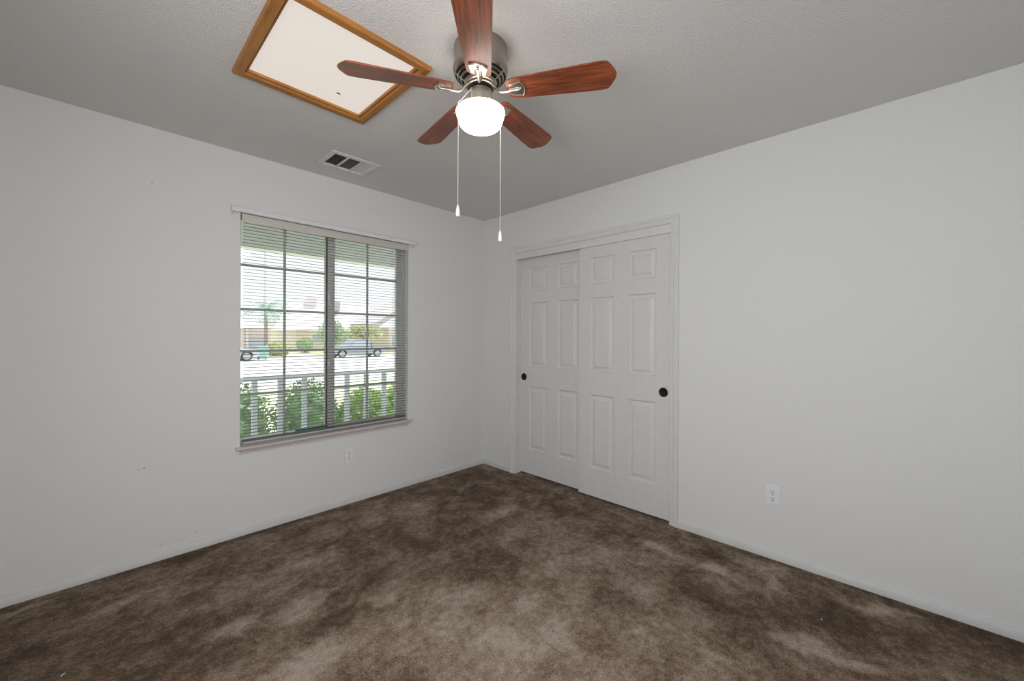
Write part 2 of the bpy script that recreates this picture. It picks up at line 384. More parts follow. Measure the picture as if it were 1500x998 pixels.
def door_mesh(w=.755, z0=.013, z1=2.025, t=.034):
    """front face is x=0 looking to -x; width runs along -y from 0"""
    bm = BM()
    cols = [(.108, .318), (.438, .648)]; rows = [(.236, .818), (.998, 1.590), (1.694, 1.906)]
    holes = [(a, b_, c, d) for a, b_ in cols for c, d in rows]
    def P(u, v, d): return (d, -u, v)
    us = sorted({0, w, *[x for c in cols for x in c]}); vs = sorted({z0, z1, *[x for r in rows for x in r]})
    grid = {}
    def V(u, v, d=0):
        k = (round(u, 4), round(v, 4), round(d, 5))
        if k not in grid: grid[k] = bm.verts.new(P(u, v, d))
        return grid[k]
    for i in range(len(us)-1):
        for j in range(len(vs)-1):
            a, b_, c, d = us[i], us[i+1], vs[j], vs[j+1]
            if (a, b_, c, d) in holes:
                prof = [(0, 0), (.003, .0040), (.007, .0115), (.012, .0135), (.015, .0135), (.041, .0030), (.043, .0010)]
                for k in range(len(prof)-1):
                    (s, e), (s2, e2) = prof[k], prof[k+1]
                    q = [(a, c, 1, 1), (b_, c, -1, 1), (b_, d, -1, -1), (a, d, 1, -1)]
                    o1 = [V(x+sx*s, y+sy_*s, e) for x, y, sx, sy_ in q]; o2 = [V(x+sx*s2, y+sy_*s2, e2) for x, y, sx, sy_ in q]
                    for n in range(4): bm.faces.new((o1[n], o1[(n+1) % 4], o2[(n+1) % 4], o2[n]))
                bm.faces.new(o2)
            else: bm.faces.new((V(a, c), V(b_, c), V(b_, d), V(a, d)))
    # back and edges
    for (u, v, u_, v_) in [(0, z0, w, z0), (w, z0, w, z1), (w, z1, 0, z1), (0, z1, 0, z0)]:
        pts = [x for x in (us if v == v_ else vs)]
        if v == v_: seq = [V(x, v) for x in (pts if u < u_ else pts[::-1])]
        else: seq = [V(u, y) for y in (pts if v < v_ else pts[::-1])]
        bm.faces.new(seq + [V(u_, v_, t), V(u, v, t)])
    bm.faces.new((V(0, z0, t), V(w, z0, t), V(w, z1, t), V(0, z1, t)))
    return bm
def pull(parent, u, z):
    bm = BM()
    prof = [(.0, -.0008), (.020, -.0008), (.0235, -.0015), (.026, -.003), (.030, -.003), (.0325, -.0015), (.033, .0)]
    lathe(bm, prof, 40)
    o = finish('finger_pull', bm, m_bronze, parent, 40, (-.0002, -u, z), (0, PI/2, 0))
    return o
d1 = empty('door_1', (.062, DY1-.013, 0), kind='structure'); d1['label'] = 'rear white six-panel sliding closet door on the left'
finish('door_panel', door_mesh(), m_door, d1, 30); pull(d1, .045, .902)
d2 = empty('door_2', (.020, DY0+.005+.755, 0), kind='structure'); d2['label'] = 'front white six-panel sliding closet door on the right'
finish('door_panel', door_mesh(), m_door, d2, 30); pull(d2, .755-.052, .893)
for o in (d1, d2):
    pass

# ------------------------------------------------------------------ window
win = empty('window_1', (0, 0, 0), kind='structure')
FY0, FY1 = .095, .145
bm = BM()
for a, b_ in [((WX0, FY0, WZ0), (WX0+.022, FY1, WZ1)), ((WX1-.045, FY0, WZ0), (WX1, FY1, WZ1)), ((WX0, FY0, WZ0), (WX1, FY1, WZ0+.025)), ((WX0, FY0, WZ1-.025), (WX1, FY1, WZ1))]:
    box(bm, a, b_, 0, .002)
finish('window_frame', bm, m_vinyl, win, 40)
ML, MR = -1.512, -1.448
bm = BM(); box(bm, (ML+.012, .094, WZ0+.02), (MR, .112, WZ1-.02), 0, .003)
box(bm, (WX1-.062, .084, WZ0+.02), (WX1-.04, .112, WZ1-.02), 0, .003)
box(bm, (ML+.012, .084, WZ0+.02), (WX1-.04, .112, WZ0+.038), 0, .003)
box(bm, (ML+.012, .084, WZ1-.038), (WX1-.04, .112, WZ1-.02), 0, .003)
finish('sliding_sash', bm, m_vinyl, win, 40)
bm = BM(); box(bm, (ML, .114, WZ0+.02), (ML+.02, .14, WZ1-.02), 0, .002); box(bm, (ML+.0205, .113, WZ0+.02), (ML+.03, .116, WZ1-.02))
finish('fixed_sash', bm, m_vinyl, win, 40)
boxobj('sash_gap', (ML+.0075, .104, WZ0+.025), (ML+.0115, .113, WZ1-.025), m_dark, win)  # dark gap between the sashes drawn as a strip
# muntin grids inside the glass
def muntins(x0, x1, xm, yy):
    bm = BM()
    box(bm, (xm-.0085, yy-.003, WZ0+.02), (xm+.0085, yy+.003, WZ1-.02))
    for z in (.880, 1.171, 1.452, 1.747): box(bm, (x0, yy-.0031, z-.0085), (x1, yy+.0031, z+.0085))
    return bm
finish('muntin_grid', muntins(WX0+.02, ML+.005, -1.788, .126), m_vinyl, win)
finish('muntin_grid', muntins(MR-.005, WX1-.055, -1.186, .100), m_vinyl, win)
for (x0, x1, yy) in ((WX0+.015, ML+.01, .121), (MR-.01, WX1-.05, .095)):
    boxobj('glass_pane', (x0, yy-.0015, WZ0+.02), (x1, yy+.0005, WZ1-.02), m_glass, win)
for z in (1.565, 1.067):
    bm = BM(); box(bm, (ML+.010, .084, z-.030), (ML+.026, .094, z+.030), 0, .004); box(bm, (ML+.010, .066, z-.012), (ML+.018, .086, z+.018), 0, .003)
    finish('latch', bm, m_white, win, 40)
# sill: stool with rounded nose + apron
bm = BM()
st = [(.094, .567), (-.030, .567), (-.0365, .564), (-.039, .558), (-.0365, .551), (-.030, .548), (.094, .548)]
fn = lambda X: (lambda u, d: Vector((X, u, d)))
sweep(bm, [fn(-2.108), fn(-.842)], [(a, b_) for a, b_ in st if a < 0] + [(0, .548), (0, .567)])
sweep(bm, [fn(WX0+.0005), fn(WX1-.0005)], [(0, .567), (.0945, .567), (.0945, .55), (0, .55)])
finish('window_sill', bm, m_sill, win, 50)
bm = BM(); ap = [(0, .548), (-.018, .548), (-.018, .540), (-.013, .534), (-.010, .524), (-.012, .519), (0, .517)]
sweep(bm, [fn(-2.082), fn(-.866)], ap); finish('sill_apron', bm, m_sill, win, 50)
ts = boxobj('foam_strip', (-1.73, .072, .5905), (-1.508, .0835, .6035), m_teal, None, .003)
tag(ts, 'short teal foam strip lying in the bottom track of the window', 'strip')

# ------------------------------------------------------------------ mini blind
bl = empty('mini_blind', (-1.475, .03, 2.05), 0, 'white horizontal mini blind lowered across the window with its slats open', 'window blind')
def rel(o): # keep world coordinates under an empty
    o.location = Vector(o.location) - Vector(o.parent.location); return o
BX0, BX1 = -2.058, -.874
rel(boxobj('headrail', (BX0, .016, 2.018), (BX1, .046, 2.046), m_slat, bl, .002))
bm = BM(); box(bm, (-2.074, -.012, 1.999), (-.872, -.009, 2.052), 0, .001)
box(bm, (-2.074, -.010, 2.047), (-.872, .016, 2.050))
rel(finish('valance', bm, plain('valance_vinyl', (.60, .57, .53), .5), bl, 40))
def slat(x0, x1, z):
    bm = BM(); n = 4; w = .0125; rows = []
    for k in range(n+1):
        t = -1+2*k/n; yy = .030 + w*t; zz = z + .0026*(1-t*t) + .0010*t
        rows.append((bm.verts.new((x0, yy, zz)), bm.verts.new((x1, yy, zz))))
    for k in range(n): bm.faces.new((rows[k][0], rows[k][1], rows[k+1][1], rows[k+1][0]))
    ext = bmesh.ops.solidify(bm, geom=bm.faces[:], thickness=.0009)
    return bm
zs = [2.004 - .0213*i for i in range(66)]
first = None
for z in zs:
    if z < .604: break
    if first is None:
        first = rel(finish('slat', slat(BX0, BX1, 0), m_slat, bl, 60)); base_z = first.location.z; first.location.z += z
    else:
        c = first.copy(); COL.objects.link(c); c.location.z = base_z + z
for i in range(3):
    c = first.copy(); COL.objects.link(c); c.location.z = base_z + .6005 - .0035*i
bm = BM(); box(bm, (BX0, .018, .576), (BX1, .042, .587), 0, .003)
rel(finish('bottom_rail', bm, m_slat, bl, 40))
for x in (-1.936, -1.470, -.992):
    bm = BM()
    for yy in (.0165, .0435): tube(bm, [(x, yy, 2.02), (x, yy, .586)], .0007, 5)
    for z in zs:
        if z > .604: tube(bm, [(x, .0165, z-.0014), (x, .0435, z-.0010)], .0005, 4)
    tube(bm, [(x+.006, .03, 2.02), (x+.006, .03, .586)], .0006, 5)
    rel(finish('ladder_cord', bm, m_cord, bl))
bm = BM(); tube(bm, [(-.915, .006, 2.01), (-.915, .003, 1.79)], .0012, 6)
lathe(bm, [(0, 1.76), (.004, 1.762), (.0048, 1.772), (.003, 1.79), (0, 1.792)], 10, (-.915, .003))
rel(finish('tilt_cord', bm, m_cord, bl, 50))
for dx, zb in ((0, 1.40), (.004, 1.205)):
    bm = BM(); X = -.889+dx
    tube(bm, [(X, .006, 2.01), (X, .002, zb)], .0011, 6)
    lathe(bm, [(0, zb-.034), (.0052, zb-.033), (.006, zb-.024), (.003, zb), (0, zb+.001)], 12, (X, .002))
    rel(finish('lift_cord', bm, m_cord, bl, 50))

# ------------------------------------------------------------------ curtain rod
rod = empty('curtain_rod', (-1.475, 0, 2.066), 0, 'white flat curtain rod mounted on the wall just above the window blind', 'curtain rod')
ry = -.047; ztop, zbot = 2.079, 2.051
prof = [(0, 0), (.004, 0), (.006, .003), (.006, .010), (.003, .014), (.006, .018), (.006, .025), (.004, .028), (0, .028), (-.001, .014)]
bm = BM()
path = [lambda u, d: Vector((-2.128-u, -.001, zbot+d)), lambda u, d: Vector((-2.128-u, ry-u, zbot+d)), lambda u, d: Vector((-.826+u, ry-u, zbot+d)), lambda u, d: Vector((-.826+u, -.001, zbot+d))]
sweep(bm, path, prof); rel(finish('rail', bm, m_rod, rod, 50))
for X in (-2.131, -.829):
    bm = BM(); box(bm, (X-.003, -.003, 2.035), (X+.013, 0, 2.095), 0, .001); box(bm, (X+.001, -.040, 2.054), (X+.003, 0, 2.076))
    for zz in (2.042, 2.088): lathe(bm, [(0, 0), (.003, 0)], 8) if False else box(bm, (X+.002, -.005, zz-.003), (X+.008, -.003, zz+.003), 1)
    rel(finish('wall_bracket', bm, [m_rod, m_dark], rod, 40))

# ------------------------------------------------------------------ outlets
def outlet(loc, rz, label):
    e = empty('wall_outlet', loc, rz, label, 'outlet', 'duplex wall outlets')
    # local frame: face looks to -y, width along x
    bm = BM(); box(bm, (-.035, -.006, -.0575), (.035, 0, .0575), 0, .003); finish('cover_plate', bm, m_white, e, 40)
    for s in (1, -1):
        bm = BM(); zc = s*.0195; pts = []
        for k in range(28):
            a = 2*PI*k/28; x, z = .0172*math.cos(a), .0172*math.sin(a); z = max(-.0140, min(.0140, z)); pts.append((x, -.006, zc+z))
        prism(bm, pts, (0, -.0022, 0))
        box(bm, (-.0080, -.0085, zc-.000), (-.0055, -.0080, zc+.009), 1); box(bm, (.0052, -.0085, zc+.001), (.0077, -.0080, zc+.0085), 1)
        pts = [(.0032*math.cos(a), -.0080, zc-.0075+.0032*math.sin(a)) for a in [2*PI*k/12 for k in range(12)]]
        prism(bm, pts, (0, -.0005, 0), 1)
        finish('receptacle', bm, [m_white, m_black], e, 40)
    bm = BM(); lathe(bm, [(0, 0), (.0028, 0), (.0024, .0012), (0, .0014)], 12); finish('screw', bm, m_steel, e, 40, (0, -.006, 0), (PI/2, 0, 0))
    return e
outlet((-1.377, 0, .364), 0, 'white duplex outlet low on the wall under the window')
outlet((0, -2.494, .366), -PI/2, 'white duplex outlet low on the plain wall right of the closet')

# ------------------------------------------------------------------ ceiling air vent (three way register)
vt = empty('air_vent', (-1.5315, -.336, H), 0, 'rectangular white three-way air vent in the ceiling above the window', 'air vent')
x0, x1, y0, y1 = -.159, .159, -.128, .128
bm = BM(); hx, hy = .128, .090
fr = [(0, 0), (0, -.006), (.010, -.009), (.026, -.009), (.030, -.005), (.031, .004), (.031, .006)]
cn = [(x0, y0, 1, 1), (x1, y0, -1, 1), (x1, y1, -1, -1), (x0, y1, 1, -1)]
path = [(lambda X, Y, sx, sy_: (lambda u, d: Vector((X+sx*u, Y+sy_*u, d))))(*c) for c in cn]
sweep(bm, path, fr, True)
for X in (-.046, .046): box(bm, (X-.006, y0+.028, -.008), (X+.006, y1-.028, -.002))
finish('frame', bm, m_trim, vt, 40)
bm = BM()
def vane(bm, p, ax, L, ang, w=.017):
    c, s = math.cos(ang)*w/2, math.sin(ang)*w/2; t = .0007
    if ax == 'y': prism(bm, [(p[0]-c, p[1]-L/2, p[2]-s), (p[0]+c, p[1]-L/2, p[2]+s), (p[0]+c, p[1]-L/2, p[2]+s+t), (p[0]-c, p[1]-L/2, p[2]-s+t)], (0, L, 0))
    else: prism(bm, [(p[0]-L/2, p[1]-c, p[2]-s), (p[0]-L/2, p[1]+c, p[2]+s), (p[0]-L/2, p[1]+c, p[2]+s+t), (p[0]-L/2, p[1]-c, p[2]-s+t)], (L, 0, 0))
for k in range(5):
    vane(bm, (-.115+.0140*k, 0, .000), 'y', .194, math.radians(58), .012)
for k in range(11):
    vane(bm, (0, -.088+.0176*k, .000), 'x', .080, math.radians(33), .011)
for k in range(6):
    vane(bm, (.059+.0125*k, 0, .000), 'y', .194, math.radians(138), .0135)
finish('louvers', bm, m_trim, vt)
bm = BM(); hx, hy = .140, .104
hx, hy = .1400, .1035
for a, b_ in [((-hx, -hy, .0065), (-hx+.0025, hy, .16)), ((hx-.0025, -hy, .0065), (hx, hy, .16)), ((-hx, -hy, .0065), (hx, -hy+.0025, .16)), ((-hx, hy-.0025, .0065), (hx, hy, .16)), ((-hx, -hy, .16), (hx, hy, .162))]: box(bm, a, b_)
finish('duct', bm, m_black, vt)

# ------------------------------------------------------------------ skylight panel with oak frame
sk = empty('skylight', ((SK[0]+SK[1])/2, (SK[2]+SK[3])/2, H), 0, 'glowing square ceiling skylight panel in a honey oak frame beside the fan', 'skylight')
hx, hy = (SK[1]-SK[0])/2, (SK[3]-SK[2])/2
oakp = [(0, .004), (0, -.005), (.001, -.007), (.007, -.008), (.009, -.006), (.010, -.004), (.012, -.004), (.012, -.0155), (.0145, -.018), (.045, -.018), (.049, -.0145), (.050, 0)]
for i, (sx, sy_) in enumerate(((1, 0), (-1, 0), (0, 1), (0, -1))):
    bm = BM()
    if sx:
        path = [(lambda k: (lambda u, d: Vector((sx*(hx-.006+u), k*(hy-.006+u), d))))(k) for k in (-1, 1)]
    else:
        path = [(lambda k: (lambda u, d: Vector((k*(hx-.006+u), sy_*(hy-.006+u), d))))(k) for k in (-1, 1)]
    sweep(bm, path, oakp); finish('frame_board', bm, m_oak if sx else m_oakx, sk, 30)
bm = BM(); box(bm, (-hx, -hy, .006), (hx, hy, .010)); finish('diffuser_panel', bm, m_panel, sk)
bm = BM(); box(bm, (-hx, -hy, .0305), (hx, hy, .04)); finish('well_cover', bm, m_trim, sk)
bm = BM(); box(bm, (-.01, -.004, 0), (.006, .003, .003), 0, .001)
ins = finish('dead_insect', bm, m_dark, None, 40, (-1.905, -1.067, H+.0028)); 
tag(ins, 'tiny dark speck of a dead insect on the glowing skylight panel', 'insect')

# ------------------------------------------------------------------ ceiling fan
FX, FY_ = -1.6354, -1.7912
fan = empty('ceiling_fan', (FX, FY_, H), 0, 'flush brushed nickel ceiling fan with five reddish wood blades and lit white glass bowl', 'ceiling fan')
Z = lambda z: z-H
seg = 120
prof = [(.0, 0), (.108, 0), (.108, -.010), (.1075, -.055), (.110, -.075), (.111, -.088), (.1085, -.100),
        (.1045, -.108), (.1010, -.1125), (.0945, -.1185), (.0895, -.1222), (.0825, -.1270), (.0765, -.1310), (.0665, -.1380), (.060, -.145), (.052, -.150), (.0, -.150)]
slots = {8: 6, 10: 6, 12: 5}
bm = BM(); rings = []
for (r, z) in prof:
    rings.append([bm.verts.new((0, 0, z))] if r < 1e-6 else [bm.verts.new((r*math.cos(2*PI*k/seg), r*math.sin(2*PI*k/seg), z)) for k in range(seg)])
def open_slot(i, k):
    if i in (8, 10): return (k % 24) > 1
    return i == 12 and (k % 24) > 1
for i in range(len(prof)-1):
    A, B = rings[i], rings[i+1]
    for k in range(seg):
        k2 = (k+1) % seg
        if open_slot(i, k): continue
        if len(A) == 1: bm.faces.new((A[0], B[k2], B[k]))
        elif len(B) == 1: bm.faces.new((A[k], A[k2], B[0]))
        else: bm.faces.new((A[k], A[k2], B[k2], B[k]))
lathe(bm, [(0, -.06), (.098, -.06), (.098, -.104), (.060, -.128), (0, -.130)], 40, mi=[1, 1, 1, 1])
finish('motor_housing', bm, [m_steel, m_black], fan, 35)
bm = BM(); lathe(bm, [(0, -.1505), (.054, -.1505), (.056, -.153), (.056, -.158), (.053, -.160), (.034, -.160), (.034, -.1715), (0, -.1715)], 60, mi=[0, 0, 0, 0, 1, 1, 1])
finish('blade_hub', bm, [m_steel, m_black], fan, 35)
bm = BM(); lathe(bm, [(0, -.1722), (.046, -.1722), (.0485, -.176), (.0485, -.236), (.054, -.240), (.056, -.246), (0, -.246)], 60)
finish('switch_housing', bm, m_steelL, fan, 35)
bm = BM()
lathe(bm, [(0, -.2462), (.060, -.2462), (.083, -.247), (.094, -.2495), (.0985, -.255), (.0985, -.261), (.0955, -.272), (.0915, -.284), (.088, -.297), (.084, -.306), (.077, -.3135), (.066, -.3185), (.045, -.3215), (.02, -.3225), (0, -.3225)], 64)
finish('light_bowl', bm, m_bowl, fan, 60)

half = [(.112, .0), (.1125, .022), (.116, .036), (.124, .0445), (.14, .048), (.22, .0525), (.35, .0585), (.475, .0640), (.492, .0640), (.503, .0605), (.510, .0530), (.5145, .0440), (.520, .0340), (.528, .0215), (.533, .010), (.534, 0)]
outline = half + [(r, -t) for r, t in half[-2:0:-1]]
def blade_mesh():
    bm = BM(); fs = prism(bm, [(r, t, .003) for r, t in outline], (0, 0, .006))
    es = [e for e in bm.edges if abs(e.verts[0].co.z-e.verts[1].co.z) < 1e-6]
    bmesh.ops.bevel(bm, geom=es, offset=.0015, segments=2, affect='EDGES')
    return bm
def bracket_mesh():
    bm = BM()
    arc = [(.186-.012*(t/.036)**2, t) for t in [-.036+.072*k/12 for k in range(13)]]
    # plate with three prongs towards the hub
    pl = arc + [(.160, .034), (.128, .027), (.124, .022), (.126, .016), (.150, .014), (.152, .009), (.120, .007), (.116, 0), (.120, -.007), (.152, -.009), (.150, -.014), (.126, -.016), (.124, -.022), (.128, -.027), (.160, -.034)]
    prism(bm, [(r, t, -.0005) for r, t in pl], (0, 0, .0032))
    # raised lip along the arc
    tube(bm, [(r-.003, t, -.0018) for r, t in arc], .0022, 8)
    for s in (1, -1): tube(bm, [(.172, s*.0335, -.001), (.150, s*.030, -.001), (.128, s*.0255, -.001)], .0018, 8)
    # arm
    tube(bm, [(.050, 0, .030), (.058, 0, .027), (.066, 0, .016), (.076, 0, .003), (.088, 0, -.003), (.104, 0, -.0045), (.122, 0, -.0045), (.140, 0, -.0050), (.162, 0, -.0045)], [.0060, .0055, .0046, .0044, .0046, .0048, .0050, .0050, .0042], 12)
    return bm
base = -1.0915; dph = [.0119, .0178, -.0264, .0049, -.0082]; drp = [-.0292, .0013, -.0059, -.0315, -.0148]
blade0 = br0 = None
for k in range(5):
    a = base + k*2*PI/5 + dph[k]
    rot = Euler((-.2037, -drp[k], a), 'XYZ')
    if k == 0:
        bl0 = finish('blade', blade_mesh(), m_cherry, fan, 30); br0 = finish('blade_bracket', bracket_mesh(), m_steelL, fan, 40)
        bm = BM(); lathe(bm, [(0, -.0065), (.003, -.006), (.005, -.004), (.005, 0), (0, 0)], 14, (.168, 0)); sc0 = finish('screw', bm, m_steel, br0, 40)
        b_, r_ = bl0, br0
    else:
        b_ = bl0.copy(); r_ = br0.copy(); s_ = sc0.copy(); s_.parent = r_
        for o in (b_, r_, s_): COL.objects.link(o)
    for o in (b_, r_): o.location = (0, 0, 2.26-H-.002); o.rotation_euler = rot
# pull chains (parts of the fan)
def chain(pts, zb):
    bm = BM(); P = [Vector(p) for p in pts]
    tube(bm, P, .0009, 6)
    acc = 0; step = .0042
    for i in range(len(P)-1):
        L = (P[i+1]-P[i]).length; t = 0
        while t < L:
            c = P[i].lerp(P[i+1], t/L)
            bmesh.ops.create_icosphere(bm, subdivisions=1, radius=.0016, matrix=Matrix.Translation(c)); t += step
    ch = finish('pull_chain', bm, m_chain, fan, 60)
    x, y = P[-1].x, P[-1].y; bm = BM()
    lathe(bm, [(0, zb), (.006, zb), (.0075, zb+.002), (.0085, zb+.010), (.0080, zb+.022), (.0060, zb+.034), (.0038, zb+.042), (.0015, zb+.046), (0, zb+.046)], 20, (x, y))
    finish('pull_fob', bm, m_white, ch, 60)
chain([(-.044, .0045, -.183), (-.052, .005, -.186), (-.088, .0135, -.236), (-.1008, .0152, -.2485), (-.1016, .0155, -.256), (-.1016, .0155, 1.789-H)], 1.743-H)
chain([(.044, -.005, -.185), (.056, -.006, -.190), (.090, -.011, -.237), (.1008, -.0122, -.2485), (.1016, -.0124, -.256), (.1016, -.0124, 1.722-H)], 1.677-H)

# ------------------------------------------------------------------ lint on the carpet
def lint(x, y, L, a, label):
    bm = BM(); tube(bm, [(-L/2, 0, .003), (0, .0015, .005), (L/2, 0, .003)], .0018, 5)
    o = finish('lint_scrap', bm, m_white, None, 60, (x, y, .002), (0, 0, a)); tag(o, label, 'lint')
lint(-2.80, -.775, .016, .9, 'thin white scrap of lint on the carpet at the lower left')
lint(-.44, -2.77, .006, 0, 'tiny white fleck of lint on the dark carpet nearest the right wall')
lint(-.36, -1.985, .008, 1.2, 'small pale scrap of lint on the carpet in front of the closet')

# ================================================================== OUTSIDE
def extmat(name, col, rough=.8): return plain(name, col, rough)  # outdoor colours lightened so the far view fades like haze
m_conc = extmat('concrete', (.74, .72, .70)); m_road = extmat('road', (.80, .80, .80))
m_lawn = extmat('lawn', (.74, .80, .50)); m_ext = extmat('porch_paint', (.74, .78, .86), .5)
m_soff = extmat('soffit_paint', (.68, .70, .69), .6); m_stucco = extmat('stucco', (.84, .72, .67))
m_sid = extmat('siding_pink', (.82, .66, .60)); m_sid2 = extmat('siding_tan', (.84, .79, .73))
m_roofA = extmat('roof_shingle_pale', (.84, .77, .78)); m_roofB = extmat('roof_shingle_grey', (.56, .54, .56))
m_glz = extmat('far_glass', (.48, .52, .60), .3); m_wtrim = extmat('far_trim', (.8, .8, .78))
m_gar = extmat('garage_door', (.58, .60, .68)); m_bark = extmat('bark', (.42, .36, .31))
m_bin = extmat('bin_teal', (.36, .66, .58), .5); m_car = extmat('car_dark', (.38, .42, .48), .25); m_car2 = extmat('car_blue', (.58, .64, .70), .25)
m_tire = extmat('tire', (.10, .10, .11)); m_hubc = extmat('wheel_alloy', (.5, .5, .52), .3)
def leafmat(name, c1, c2):
    m, nt, b = newmat(name); oi = N(nt, 'ShaderNodeNewGeometry'); no = N(nt, 'ShaderNodeTexNoise', Scale=9.0, Detail=2.0)
    nt.links.new(oi.outputs['Position'], no.inputs['Vector']); cr = N(nt, 'ShaderNodeValToRGB'); e = cr.color_ramp.elements
    e[0].position = .35; e[0].color = (*c1, 1); e[1].position = .65; e[1].color = (*c2, 1)
    nt.links.new(no.outputs[0], cr.inputs[0]); nt.links.new(cr.outputs[0], b.inputs['Base Color']); b.inputs['Roughness'].default_value = .5
    b.inputs['Transmission Weight'].default_value = 0
    return m
m_leafA = leafmat('shrub_leaf', (.15, .27, .16), (.42, .60, .34)); m_leafB = leafmat('shrub_leaf_bright', (.34, .54, .18), (.72, .86, .44))
m_leafC = leafmat('tree_leaf', (.42, .55, .36), (.60, .70, .50)); m_palm = leafmat('palm_leaf', (.46, .62, .55), (.62, .76, .66)); m_leafD = leafmat('yellow_shrub', (.62, .66, .38), (.80, .80, .52))  # palm green lightened for the same hazy distance
m_leafE = leafmat('olive_leaf', (.56, .57, .36), (.74, .74, .52))
def st(o): o['kind'] = 'structure'; return o
st(boxobj('ground_porch', (-8, .16, -.25), (6, 1.75, -.06), m_conc))
# lawn strip in front, sidewalk, street, far verge
bm = BM()
def quad(bm, pts, mi=0): bm.faces.new([bm.verts.new(p) for p in pts]).material_index = mi
gy = [1.75, 7.0]; quad(bm, [(-30, 1.75, -.28), (60, 1.75, -.28), (60, 13.0, -.60), (-30, 13.0, -.60)])
st(finish('ground_lawn_front', bm, m_lawn))
st(boxobj('ground_sidewalk', (-30, 13.0, -.8), (90, 14.3, -.60), m_conc)); st(boxobj('ground_street', (-40, 14.3, -.9), (110, 35.2, -.66), m_road))
st(boxobj('ground_curb', (-40, 35.2, -.9), (110, 37.0, -.55), m_conc)); st(boxobj('ground_lawn_far', (-40, 37.0, -.9), (110, 70, -.56), m_lawn))
st(boxobj('ground_driveway', (5.4, 37.0, -.6), (12.2, 47.5, -.552), m_conc))
# porch roof: soffit and beam
st(boxobj('porch_soffit', (-8, .15, 2.45), (6, 2.1, 2.52), m_soff)); st(boxobj('porch_beam', (-8, 1.54, 2.14), (6, 1.66, 2.4495), m_soff))
# railing
rl = empty('porch_railing', (-1.5, 1.62, -.06), 0, 'white wooden porch railing with flat top rail and square balusters outside the window', 'railing')
rel(boxobj('top_rail', (-6.5, 1.575, .822), (3.5, 1.665, .864), m_ext, rl, .004)); rel(boxobj('bottom_rail', (-6.5, 1.60, .03), (3.5, 1.64, .10), m_ext, rl, .003))
b0 = None
for k in range(-14, 16):
    X = -1.617 + .2335*k
    if X < -6.4 or X > 3.3: continue
    if b0 is None: b0 = rel(boxobj('baluster', (-.0235, 1.5985, .10), (.0235, 1.6415, .822), m_ext, rl, .002)); bx = b0.location.x; b0.location.x = bx + X
    else: c = b0.copy(); COL.objects.link(c); c.location.x = bx + X

def leaves(bm, c, rad, n, size, shell=.75, mi=0, zmin=None):
    c = Vector(c)
    for _ in range(n):
        while True:
            d = Vector((random.gauss(0, 1), random.gauss(0, 1), random.gauss(0, 1))).normalized(); s = shell + (1-shell)*random.random()*1.15
            p = c + Vector((d.x*rad[0], d.y*rad[1], d.z*rad[2]))*s
            if zmin is None or p.z > zmin: break
        u = (d + Vector((random.uniform(-1, 1), random.uniform(-1, 1), random.uniform(-.6, 1)))*.9).normalized()
        w = u.cross(Vector((random.uniform(-1, 1), random.uniform(-1, 1), random.uniform(-1, 1)))).normalized()
        L = size*random.uniform(.7, 1.3); W = L*.32; nn = u.cross(w)
        v = [bm.verts.new(q) for q in (p, p+u*L*.45+w*W+nn*L*.06, p+u*L, p+u*L*.45-w*W+nn*L*.06)]
        bm.faces.new((v[0], v[1], v[2])).material_index = mi; bm.faces.new((v[0], v[2], v[3])).material_index = mi
def blob(bm, c, rad, mi=0, sub=3, amp=.08):
    r = bmesh.ops.create_icosphere(bm, subdivisions=sub, radius=1.0)
    for v in r['verts']:
        k = 1 + random.uniform(-amp, amp); v.co = Vector((v.co.x*rad[0]*k, v.co.y*rad[1]*k, v.co.z*rad[2]*k)) + Vector(c)
        for f in v.link_faces: f.material_index = mi
def shrub(name, c, rad, n, size, m, label, cat, group=None):
    e = empty(name, (c[0], c[1], c[2]-rad[2]), 0, label, cat, group)
    bm = BM(); blob(bm, (0, 0, rad[2]), [r*.80 for r in rad], 0, 3, .1); leaves(bm, (0, 0, rad[2]), rad, n, size)
    finish('foliage', bm, m, e)
    bm = BM()
    for k in range(4):
        a = k*1.6; tube(bm, [(0, 0, 0), (.3*rad[0]*math.cos(a), .3*rad[1]*math.sin(a), rad[2]*.6)], [.018, .01], 6)
    finish('stems', bm, m_bark, e)
    return e
G = 'shrubs planted along the porch railing'
shrub('garden_shrub', (-1.74, 2.32, .20), (.48, .42, .58), 4200, .038, m_leafA, 'dark green shrub behind the railing at the far left of the window', 'shrub', G)
shrub('garden_shrub', (-.86, 2.36, .12), (.37, .40, .59), 3600, .038, m_leafA, 'dense rounded green shrub behind the railing just left of the window mullion', 'shrub', G)
shrub('garden_shrub', (-.14, 2.30, .02), (.36, .36, .50), 3000, .07, m_leafB, 'bright leafy shrub behind the railing just right of the window mullion', 'shrub', G)
shrub('garden_shrub', (.60, 2.40, .05), (.37, .40, .54), 3000, .07, m_leafB, 'bright yellow-green shrub behind the railing at the right of the window', 'shrub', G)

